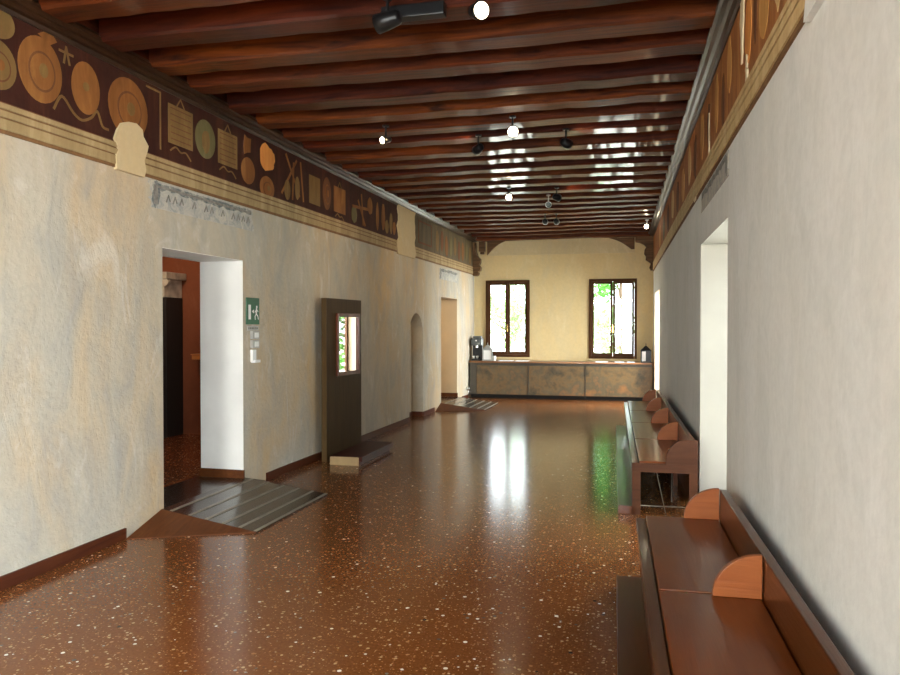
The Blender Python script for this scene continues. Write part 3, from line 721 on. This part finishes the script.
# right lantern: narrower white pane
b = NB(); lathe(b, [(.03, 0), (.038, .01), (.038, .10), (.03, .11), (.03, .105)], (0, 0, 0)); o = obj('white_mug', b, M['white'], None, True); o.location = (-2.93, 16.24, ZT); tag(o, 'small white mug on the counter just right of the grey lantern', 'mug')
for i, (xa, xb, lb) in enumerate(((-2.82, -2.52, 'white leaflet lying below the left half of the left window'), (-2.45, -2.17, 'white leaflet lying below the right half of the left window'),
                                  (-.72, -.46, 'white leaflet lying below the left half of the right window'), (-.32, -.12, 'white leaflet lying below the middle of the right window'), (-.06, .10, 'small white leaflet lying below the right edge of the right window'))):
    b = NB(); box(b, xa, 16.12, ZT, xb, 16.42, ZT + .008 + .001 * i, None, .002); tag(obj('leaflet', b, M['paper']), lb, 'leaflet', 'leaflets on the counter')

# ------------------------------------------------------------------ ramps
def rampthing(d, label, shift=0.0):
    s0, s1, _ = d
    t = thing('access_ramp', label, 'ramp', (0, 0, 0)); X = .88
    b = NB(); zz = .12
    xa = 0.0
    def g(p): return LW(p)
    # deck wedge: t negative = into the room
    A = [(-.001, s0 - .03, zz), (-X, s0 - .10, .012), (-X, s1 + .0, .012), (-.001, s1 + .02, zz)]
    tv = [b.verts.new(g(Vector(p))) for p in A]; bv = [b.verts.new(g(Vector((p[0], p[1], 0.001)))) for p in A]
    b.faces.new(tv); b.faces.new(bv[::-1])
    for i in range(4): b.faces.new([tv[i], bv[i], bv[(i + 1) % 4], tv[(i + 1) % 4]])
    obj('deck', b, M['ramp_deck'], t)
    for k in (.10, .30, .48, .66, .83, .985):
        b = NB(); x_ = -X * k; z_ = zz + (.012 - zz) * k; s_a = s0 - .03 - .07 * k + .005; s_b = s1 + .02 - .02 * k - .005; w = .012
        q = [b.verts.new(g(Vector(p))) for p in ((x_ - w, s_a, z_ + .0045 - .001), (x_ + w, s_a, z_ + .0045 + .002), (x_ + w, s_b, z_ + .0045 + .002), (x_ - w, s_b, z_ + .0045 - .001))]
        q2 = [b.verts.new(g(Vector(p))) for p in ((x_ - w, s_a, z_ - .006), (x_ + w, s_a, z_ - .004), (x_ + w, s_b, z_ - .004), (x_ - w, s_b, z_ - .006))]
        b.faces.new(q); b.faces.new(q2[::-1])
        for i in range(4): b.faces.new([q[i], q2[i], q2[(i + 1) % 4], q[(i + 1) % 4]])
        obj('grip_strip', b, M['ramp_strip'], t)
    for (sa, sb, sc) in ((s0 - .48, s0 - .031, s0 - .101), (s1 + .42, s1 + .021, s1 + .001)):
        b = NB()
        P = [(-.02, sa, .006), (-.001, sb, zz), (-X, sc, .012)]
        a_ = [b.verts.new(g(Vector(p))) for p in P]; c_ = [b.verts.new(g(Vector((p[0], p[1], .001)))) for p in P]
        b.faces.new(a_); b.faces.new(c_[::-1])
        for i in range(3): b.faces.new([a_[i], c_[i], c_[(i + 1) % 3], a_[(i + 1) % 3]])
        obj('side_wedge', b, M['ramp_side'], t)
rampthing(D1, 'dark striped access ramp rising to the first left doorway beside the exit sign')
rampthing(D2, 'pale-striped access ramp rising to the far left doorway near the counter')

# ------------------------------------------------------------------ exit sign and switches
def wallobj(bm): return bm
sg = thing('exit_sign', 'green emergency exit sign with white running figure beside the first doorway', 'sign')
b = NB(); box(b, -.012, 6.56, 1.615, -.0005, 6.81, 1.88, LW, .003); obj('board', b, M['green'], sg)
b = NB(); q0, q1 = .0122, .0135
prism(b, [(6.595, 1.665), (6.64, 1.665), (6.64, 1.81), (6.595, 1.81)], -q1, -q0, 'yz', LW); obj('door_symbol', b, M['white'], sg)
b = NB(); prism(b, [(6.66, 1.745), (6.70, 1.765), (6.70, 1.725)], -q1, -q0, 'yz', LW); obj('arrow_symbol', b, M['white'], sg)
b = NB(); ell(b, 6.755, 1.79, .013, .014, q0, q1, LW, 12)
stroke(b, [(6.75, 1.77), (6.745, 1.72)], .022, q0, q1, LW); stroke(b, [(6.745, 1.72), (6.72, 1.695), (6.725, 1.665)], .012, q0, q1, LW); stroke(b, [(6.745, 1.72), (6.775, 1.70), (6.785, 1.67)], .012, q0, q1, LW)
stroke(b, [(6.75, 1.765), (6.72, 1.74)], .010, q0, q1, LW); stroke(b, [(6.75, 1.765), (6.78, 1.745)], .010, q0, q1, LW); obj('running_figure_symbol', b, M['white'], sg)
b = NB(); box(b, -.006, 6.585, 1.555, -.0005, 6.80, 1.60, LW); pl_ = thing('name_plate', 'small grey plate directly under the green exit sign', 'plate'); obj('plate', b, M['grey'], pl_)
b = NB()
for i in range(6): box(b, -.0075, 6.60 + i * .032, 1.568, -.006, 6.62 + i * .032, 1.587, LW)
obj('faded_marks', b, M['frag_ink'], pl_)
for nm, z0, z1, lb in (('light_switch', 1.47, 1.55, 'upper of the two small wall switches under the exit sign'), ('light_switch', 1.38, 1.46, 'lower of the two small wall switches under the exit sign')):
    t = thing(nm, lb, 'switch', (0, 0, 0), 0, 'wall switches under the exit sign')
    b = NB(); box(b, -.03, 6.645, z0, -.0005, 6.775, z1, LW, .004); obj('housing', b, M['grey'], t)
    b = NB(); box(b, -.035, 6.68, z0 + .015, -.03, 6.755, z1 - .015, LW, .002); obj('rocker', b, M['white'], t)
t = thing('wall_dispenser', 'white upright plastic holder on the wall below the two switches', 'holder')
b = NB(); box(b, -.03, 6.645, 1.245, -.0005, 6.715, 1.365, LW, .004); obj('body', b, M['white'], t)
b = NB(); box(b, -.05, 6.66, 1.235, -.0005, 6.76, 1.262, LW, .003); obj('lip', b, M['white'], t)

# ------------------------------------------------------------------ mirror panel on its plinth
pn = thing('mirror_panel', 'tall dark wooden panel with inset mirror standing by the left wall', 'panel', (-3.46, 8.10, 0.0), -math.atan(.085))
PW = .94; PH = 1.93
b = NB(); box(b, -.065, 0, 0, 0.0, PW, PH, None, .004); obj('board', b, M['panel'], pn)
b = NB(); box(b, -.066, -.006, 0.0, -.002, 0.0, PH); o = obj('board_edge', b, M['panel_edge'], pn); o['label'] = 'lighter brown edge strip'
ma, mb_, mz0, mz1 = .27, .80, 1.04, 1.71
b = NB(); f = .045
box(b, .0005, ma - f, mz0 - f, .03, ma, mz1 + f); box(b, .0005, mb_, mz0 - f, .03, mb_ + f, mz1 + f); box(b, .0005, ma, mz1, .03, mb_, mz1 + f); box(b, .0005, ma, mz0 - f, .03, mb_, mz0)
o = obj('mirror_frame', b, M['panel_frame'], pn, bevel=.003)
b = NB(); box(b, .001, ma, mz0, .008, mb_, mz1); obj('mirror_glass', b, M['mirror'], o)
ph = thing('plinth', 'low dark red wooden plinth at the foot of the mirror panel', 'plinth', (-3.0, 7.95, 0))
b = NB(); box(b, -.36, 0.012, .0, 0.0, 1.1, .045, None, .003); obj('lower_step', b, M['plinth'], ph)
b = NB(); box(b, -.36, 0.012, .046, .03, 1.15, .10, None, .004); obj('upper_step', b, M['plinth'], ph)
b = NB(); box(b, -.36, -.002, .0, -.01, .011, .095); o = obj('front_board', b, M['plinth_front'], ph); o['label'] = 'pale tan front board'

# ------------------------------------------------------------------ benches
def bench(loc, rz, label):
    t = thing('wall_bench', label, 'bench', loc, rz, 'benches along the right wall')
    Lb = 5.2; bay = 1.3; SH = .44
    b = NB(); box(b, -.115, .0, 0, 0.03, Lb, .075, None, .004); obj('footboard', b, M['bench'], t)
    b = NB(); box(b, .03, .05, .0, .055, Lb - .05, SH - .06); obj('front_panel', b, M['bench'], t)
    b = NB(); box(b, .0, .028, SH - .058, .052, Lb, SH - .004, None, .004); obj('front_rail', b, M['bench'], t)
    for i in range(4):
        b = NB(); g = .004; box(b, .058, i * bay + g + (.028 if i == 0 else .014), SH - .012, .472, (i + 1) * bay - g - .0, SH + .014, None, .005); obj('seat_lid', b, M['bench_lid'], t)
    b = NB(); box(b, .06, .03, SH - .06, .472, Lb - .03, SH - .014); obj('seat_frame', b, M['bench'], t)
    b = NB(); box(b, .478, .03, .10, .522, Lb, .632, None, .005); obj('backrest', b, M['bench'], t)
    # dividers: quarter-round cheeks
    def cheek(y0, y1, xf=.275, xb=.474, zb=SH + .015):
        bb = NB(); n = 12; pts = [(xb, zb), (xf, zb)]
        for i in range(1, n + 1):
            a = PI / 2 * i / n; pts.append((xb - (xb - xf) * math.cos(a), zb + (.640 - zb) * math.sin(a)))
        prism(bb, pts, y0, y1, 'xz'); return bb
    for i in range(1, 5):
        y = i * bay if i < 4 else Lb - .0
        obj('armrest', cheek(y - .03, y + .0), M['bench_arm'], t, bevel=.004)
    # open end frames
    def endframe(y0, y1):
        bb = NB(); n = 12; xf, xb = .275, .53
        top = [(xb, .0), (xb, .645), (.43, .645)]
        for i in range(1, n + 1):
            a = PI / 2 * (1 - i / n); top.append((.43 - (.43 - xf) * math.cos(a), SH + .016 + (.645 - SH - .016) * math.sin(a)))
        top += [(xf, SH), (.0, SH), (.0, 0), (.07, 0), (.07, SH - .075), (.462, SH - .075), (.462, 0)]
        # split into convex pieces
        prism(bb, [(.0, 0), (.07, 0), (.07, SH - .075), (.0, SH - .075)], y0, y1, 'xz')
        prism(bb, [(.462, 0), (xb, 0), (xb, SH - .075), (.462, SH - .075)], y0, y1, 'xz')
        prism(bb, [(.0, SH - .075), (xb, SH - .075), (xb, SH + .0), (.0, SH + .0)], y0, y1, 'xz')
        prism(bb, [(xb, SH), (xb, .645), (.43, .645)] + top[3:16], y0, y1, 'xz')
        return bb
    obj('end_frame', endframe(0, .026), M['bench_end'], t, bevel=.002)
    b = NB(); 
    for xx in (.03, .462): box(b, xx, Lb - .045, 0, xx + .06, Lb - .005, SH - .062)
    box(b, .09, Lb - .04, .02, .462, Lb - .01, .07); obj('end_frame', b, M['bench_end'], t)
    for i in range(1, 4):
        b = NB(); box(b, .43, i * bay - .02, 0, .476, i * bay + .02, SH - .062); obj('leg', b, M['bench'], t)
    # thin steel tie rods seen through the open end
    b = NB(); r = .005
    tube(b, (.07, .10, .06), (.462, .10, .06), r); tube(b, (.07, .5, .30), (.462, .5, .30), r); tube(b, (.20, .06, SH - .065), (.28, .09, .005), r * .8); tube(b, (.36, .5, SH - .065), (.36, .5, .01), r)
    obj('tie_rod', b, M['rod'], t)
    return t
be = bench((.022, 6.44, 0), .021, 'long dark wooden wall bench with four lidded seats beyond the recess, reflecting green')
dup(be, (.15, -.58, 0), .021, 'nearest dark wooden wall bench with rounded orange-brown armrests in the foreground right')

# ------------------------------------------------------------------ spotlights
def warm(es): 
    m = plain('lamp_glow', (1, .9, .7), .4, 0, 0, 0, 1, (1.0, .86, .58), es); return m
M['glow'] = warm(40.0); M['lens_off'] = plain('lamp_lens_off', (.10, .12, .12), .15, .3)
def spot(loc, aim, lit, label, r=.042, body='black', power=0, length=.11, cone=50, lamp_aim=None):
    p = Vector(loc); top = ZB
    t = thing('ceiling_spotlight', label, 'spotlight', loc, 0, 'spotlights hanging from the beams')
    d = (Vector(aim) - p).normalized()
    b = NB(); tube(b, (0, 0, 0), (0, 0, top - p.z + .008), .009); lathe(b, [(.032, 0), (.032, .015)], (0, 0, top - p.z - .012)); obj('stem', b, M[body], t)
    b = NB(); lathe(b, [(r * .55, -length * .55), (r * .8, -length * .45), (r, length * .1), (r * 1.05, length * .45), (r * .92, length * .45), (r * .88, length * .36)], (0, 0, 0), d, 18); obj('lamp_head', b, M[body], t, True)
    b = NB(); lathe(b, [(r * .9, length * .37), (r * .9, length * .42)], (0, 0, 0), d, 18); lens = obj('lens', b, M['glow'] if lit else M['lens_off'], t)
    if lit: lens['label'] = 'glowing warm lens'
    if power:
        L = bpy.data.lights.new('spot_lamp', 'SPOT'); L.energy = power; L.color = (1, .60, .28); L.spot_size = math.radians(cone); L.spot_blend = .6; L.shadow_soft_size = .03
        o = bpy.data.objects.new('spot_lamp', L); C.objects.link(o); o.location = p + d * length * .6
        dd = (Vector(lamp_aim) - o.location) if lamp_aim else d
        o.rotation_euler = dd.to_track_quat('-Z', 'Y').to_euler()
    return t
cam0 = (0, 0, 1.6)
spot((-1.42, 4.25, 3.43), (-3.6, 4.6, 3.1), False, 'large black spotlight turned away at the top of the picture, beside the gear box', .055, power=24, length=.16, cone=100, lamp_aim=(-3.7, 4.6, 2.6))
b = NB(); box(b, -1.50, 4.36, 3.49, -1.10, 4.44, 3.568, None, .006); tag(obj('lighting_box', b, M['black']), 'black lighting gear box under a beam beside the large black spotlight', 'gear box')
spot((-.86, 4.22, 3.42), (1.2, 1.6, 2.4), True, 'brightest lit spotlight at the top centre of the picture', .05, power=10)
spot((-2.34, 6.95, 3.43), (-3.9, 4.4, 2.6), True, 'lit spotlight furthest to the left, under the dark beams', .035, power=0)
spot((-1.53, 7.53, 3.43), (-2.4, 8.6, 3.2), False, 'black spotlight turned away, left of the central glowing one', .05, power=9, cone=90, lamp_aim=(-1.85, 7.62, 3.6))
spot((-1.08, 6.93, 3.43), (-.1, 2.5, 2.0), True, 'central glowing spotlight in front of the gleaming beams', .05, power=6)
spot((-.63, 7.5, 3.43), (.2, 9.0, 3.2), False, 'black spotlight turned away, right of the central glowing one', .05, power=9, cone=90, lamp_aim=(-.33, 7.6, 3.6))
spot((-1.68, 10.45, 3.43), (-1.0, 5, 2.2), True, 'small lit spotlight in the third row, left side', .045, power=0)
spot((-1.02, 10.62, 3.43), (.0, 11.6, 3.2), False, 'black spotlight in the third row, right of the small lit one', .05, power=8, cone=90, lamp_aim=(-.7, 10.74, 3.6))
spot((-1.20, 11.2, 3.43), (-.8, 8, 2.6), False, 'pale-rimmed small spotlight just behind the third row black one', .045, 'steel')
spot((-1.45, 13.0, 3.43), (-1.6, 16, 3.0), False, 'left spotlight of the farthest black pair', .05)
spot((-1.26, 13.05, 3.43), (-1.1, 16, 3.0), False, 'right spotlight of the farthest black pair', .05, power=8, cone=90, lamp_aim=(-.9, 13.17, 3.6))
spot((.30, 14.25, 3.45), (-.4, 12, 3.0), True, 'small white spotlight by the right wall near the far corbel', .04, 'white')
# lamp that lights the frieze
for (p, a, e, cn) in (((-2.2, 6.9, 3.44), (-3.65, 6.98, 3.30), 12, 34), ((-1.42, 4.3, 3.42), (-3.7, 4.4, 3.2), 16, 55)):
    L = bpy.data.lights.new('frieze_lamp', 'SPOT'); L.energy = e; L.color = (1, .62, .28); L.spot_size = math.radians(cn); L.spot_blend = .8; L.shadow_soft_size = .03
    o = bpy.data.objects.new('frieze_lamp', L); C.objects.link(o); o.location = p; o.rotation_euler = (Vector(a) - Vector(p)).to_track_quat('-Z', 'Y').to_euler()

for (p, a, e, cn) in (((-1.58, 7.62, 3.40), (-3.62, 9.6, 1.9), 75, 95), ((-1.72, 10.5, 3.40), (-3.6, 12.0, 1.8), 55, 95), ((-1.5, 13.1, 3.40), (-3.5, 14.2, 2.2), 30, 90)):  # extra spots added near the spotlights to brighten the mid left wall
    L = bpy.data.lights.new('wall_fill_lamp', 'SPOT'); L.energy = e; L.color = (1, .80, .55); L.spot_size = math.radians(cn); L.spot_blend = 1.0; L.shadow_soft_size = .04
    o = bpy.data.objects.new('wall_fill_lamp', L); C.objects.link(o); o.location = p; o.rotation_euler = (Vector(a) - Vector(p)).to_track_quat('-Z', 'Y').to_euler()

# ------------------------------------------------------------------ things in the side room
t = thing('stone_pilaster', 'dark pilaster with carved stone capital seen through the first doorway', 'pilaster', (-6.08, 8.72, .12))
b = NB(); box(b, -.35, -.12, 0, .14, .25, 1.86, None, .01); obj('shaft', b, M['toe'], t)
b = NB(); box(b, -.37, -.15, 1.86, .13, .25, 2.10, None, .01); box(b, -.40, -.2, 2.10, .20, .25, 2.19, None, .01); lathe(b, [(.03, 0), (.06, .01), (.06, .07), (.03, .08)], (.14, -.1, 2.06), (0, -1, 0)); obj('capital', b, M['stone'], t)
t = thing('wall_shelf', 'small orange wooden box shelf on the red wall through the first doorway', 'shelf', (-5.62, 8.9, 1.15))
b = NB(); box(b, -.08, -.10, 0, .10, .079, .06, None, .01); obj('box', b, M['orange_wood'], t)
b = NB(); box(b, -.09, -.11, .061, .11, .079, .075, None, .004); obj('lid', b, M['orange_wood'], t)

# ------------------------------------------------------------------ garden outside
b = NB(); box(b, -40, YF + .4, -.8, 40, 60, -.6); box(b, 1.4, -30, -.8, 40, YF + .4, -.6); struct('ground', b, M['gravel'])
def tree(x, y, ztop, zbot, rad, n, size, mat, label, seed, trunk=True, squash=1.0):
    rnd = random.Random(seed)
    t = thing('garden_tree', label, 'tree', (x, y, -.6))
    b = NB(); h = (ztop - zbot) / 2; zc = (ztop + zbot) / 2 + .6
    cl = [Vector((rnd.gauss(0, .42) * rad, rnd.gauss(0, .42) * rad * squash, rnd.gauss(0, .42) * h)) for _ in range(max(8, n // 60))]
    for i in range(n):
        c = rnd.choice(cl); p = c + Vector((rnd.gauss(0, .16), rnd.gauss(0, .16), rnd.gauss(0, .16))) * (1 + rad * .15)
        p.z += zc; p.z = max(p.z, .05)
        u = Vector((rnd.gauss(0, 1), rnd.gauss(0, 1), rnd.gauss(0, 1))).normalized(); w = u.orthogonal().normalized(); s = size * rnd.uniform(.6, 1.3)
        b.faces.new([b.verts.new(p - u * s), b.verts.new(p + w * s * .4), b.verts.new(p + u * s), b.verts.new(p - w * s * .4)])
    me = bpy.data.meshes.new('foliage'); b.to_mesh(me); b.free(); me.materials.append(mat)
    o = bpy.data.objects.new('foliage', me); C.objects.link(o); o.parent = t
    b = NB(); tube(b, (0, 0, 0), (0, 0, zc), .10, .04, 8)
    for k in range(6):
        a = rnd.uniform(0, 2 * PI); tube(b, (0, 0, zc * rnd.uniform(.4, .9)), (math.cos(a) * rad * .6, math.sin(a) * rad * .6 * squash, zc + h * rnd.uniform(-.2, .6)), .035, .01, 6)
    obj('trunk', b, M['bark'], t, True)
tree(-4.7, 29.0, 4.0, 0.2, 1.4, 1500, .12, M['leaf'], 'light green leafy shrub outside behind the left window', 1)
tree(-.7, 28.0, 3.5, 0.2, 1.5, 1300, .12, M['leaf'], 'light green leafy shrub outside behind the right window', 2)
tree(-.4, 33.5, 9.6, 3.3, 2.1, 15000, .18, M['leaf_dark'], 'tall green tree in the garden behind the right window', 3)
tree(5.6, 21.5, 5.0, 0.0, 2.6, 8000, .15, M['leaf_deep'], 'green tree outside the glazed recess of the right wall', 4)

# ------------------------------------------------------------------ lights
w = bpy.data.worlds.new('World'); SC.world = w; w.use_nodes = True; nt = w.node_tree; nt.nodes.clear()
o_ = nt.nodes.new('ShaderNodeOutputWorld'); bg = nt.nodes.new('ShaderNodeBackground'); bg.inputs[0].default_value = (.90, .95, 1.0, 1); bg.inputs[1].default_value = 7.5
nt.links.new(bg.outputs[0], o_.inputs[0])
sun = bpy.data.lights.new('sun', 'SUN'); sun.energy = 42.0; sun.color = (1, .95, .85); sun.angle = .01
so = bpy.data.objects.new('sun', sun); C.objects.link(so); so.rotation_euler = Vector((.9, .25, -1.1)).to_track_quat('-Z', 'Y').to_euler()
def area(name, loc, aim, sx, sy, e, col, spread=180):
    L = bpy.data.lights.new(name, 'AREA'); L.shape = 'RECTANGLE'; L.size = sx; L.size_y = sy; L.energy = e; L.color = col; L.spread = math.radians(spread)
    o = bpy.data.objects.new(name, L); C.objects.link(o); o.location = loc; o.rotation_euler = (Vector(aim) - Vector(loc)).to_track_quat('-Z', 'Y').to_euler()
    return o
def portal(name, loc, aim, sx, sy):
    o = area(name, loc, aim, sx, sy, 1, (1, 1, 1)); o.data.cycles.is_portal = True
for i, wd in enumerate((W1, W2)):
    portal('window_portal', ((wd[0] + wd[1]) / 2, YF + .12, (wd[2] + wd[3]) / 2), ((wd[0] + wd[1]) / 2, 0, (wd[2] + wd[3]) / 2), 1.0, 1.75)
WARM = (1.0, .98, .95)
for wd, e, az, sp in ((B1, 340, -.4, 115), (B2, 300, -.3, 150)):
    cx = (wd[0] + wd[1]) / 2
    area('window_daylight', (cx, YB - .45, (wd[2] + wd[3]) / 2), (cx, YB - .45 + 3, (wd[2] + wd[3]) / 2 + 3 * az), wd[1] - wd[0], wd[3] - wd[2], e, WARM, sp)
cr0 = RW(Vector((TR + .4, (R0[0] + R0[1]) / 2, 1.9))); area('window_daylight', cr0, (-4, cr0.y + 2.2, -.4), 3.4, 1.7, 430, (.88, .94, 1.0), 115)
cr1 = Vector((2.6, 8.2, 2.0)); area('window_daylight', cr1, (-2.6, 4.4, .8), 1.6, 1.8, 260, WARM)
cr2 = Vector((2.7, 15.2, 2.0)); area('window_daylight', cr2, (-3.5, 14.6, 1.0), 1.9, 1.9, 1100, (.95, .98, 1.0))
L = bpy.data.lights.new('antechamber_fill', 'POINT'); L.energy = 60; L.color = (1, .88, .66); L.shadow_soft_size = .12  # unseen fill light, added to brighten the far doorway's jamb
o = bpy.data.objects.new('antechamber_fill', L); C.objects.link(o); o.location = (-4.9, 13.2, 2.3)
# warm lamp in the side room
L = bpy.data.lights.new('side_room_lamp', 'POINT'); L.energy = 40; L.color = (1, .72, .48); L.shadow_soft_size = .12
o = bpy.data.objects.new('side_room_lamp', L); C.objects.link(o); o.location = (-5.6, 7.6, 2.6)

# ------------------------------------------------------------------ camera
cam = bpy.data.cameras.new('camera'); cam.sensor_width = 36; cam.lens = 740 / 900 * 36; cam.clip_start = .05
co = bpy.data.objects.new('camera', cam); C.objects.link(co); co.location = (0, 0, 1.6)
psi = math.atan(180 / 740); pt = math.atan(11.5 / 740)
fw = Vector((-math.sin(psi) * math.cos(pt), math.cos(psi) * math.cos(pt), -math.sin(pt)))
co.rotation_euler = fw.to_track_quat('-Z', 'Y').to_euler()
SC.camera = co
vs = SC.view_settings; vs.view_transform = 'Standard'; vs.look = 'None'; vs.gamma = 1; vs.use_curve_mapping = False; vs.exposure = 0.12
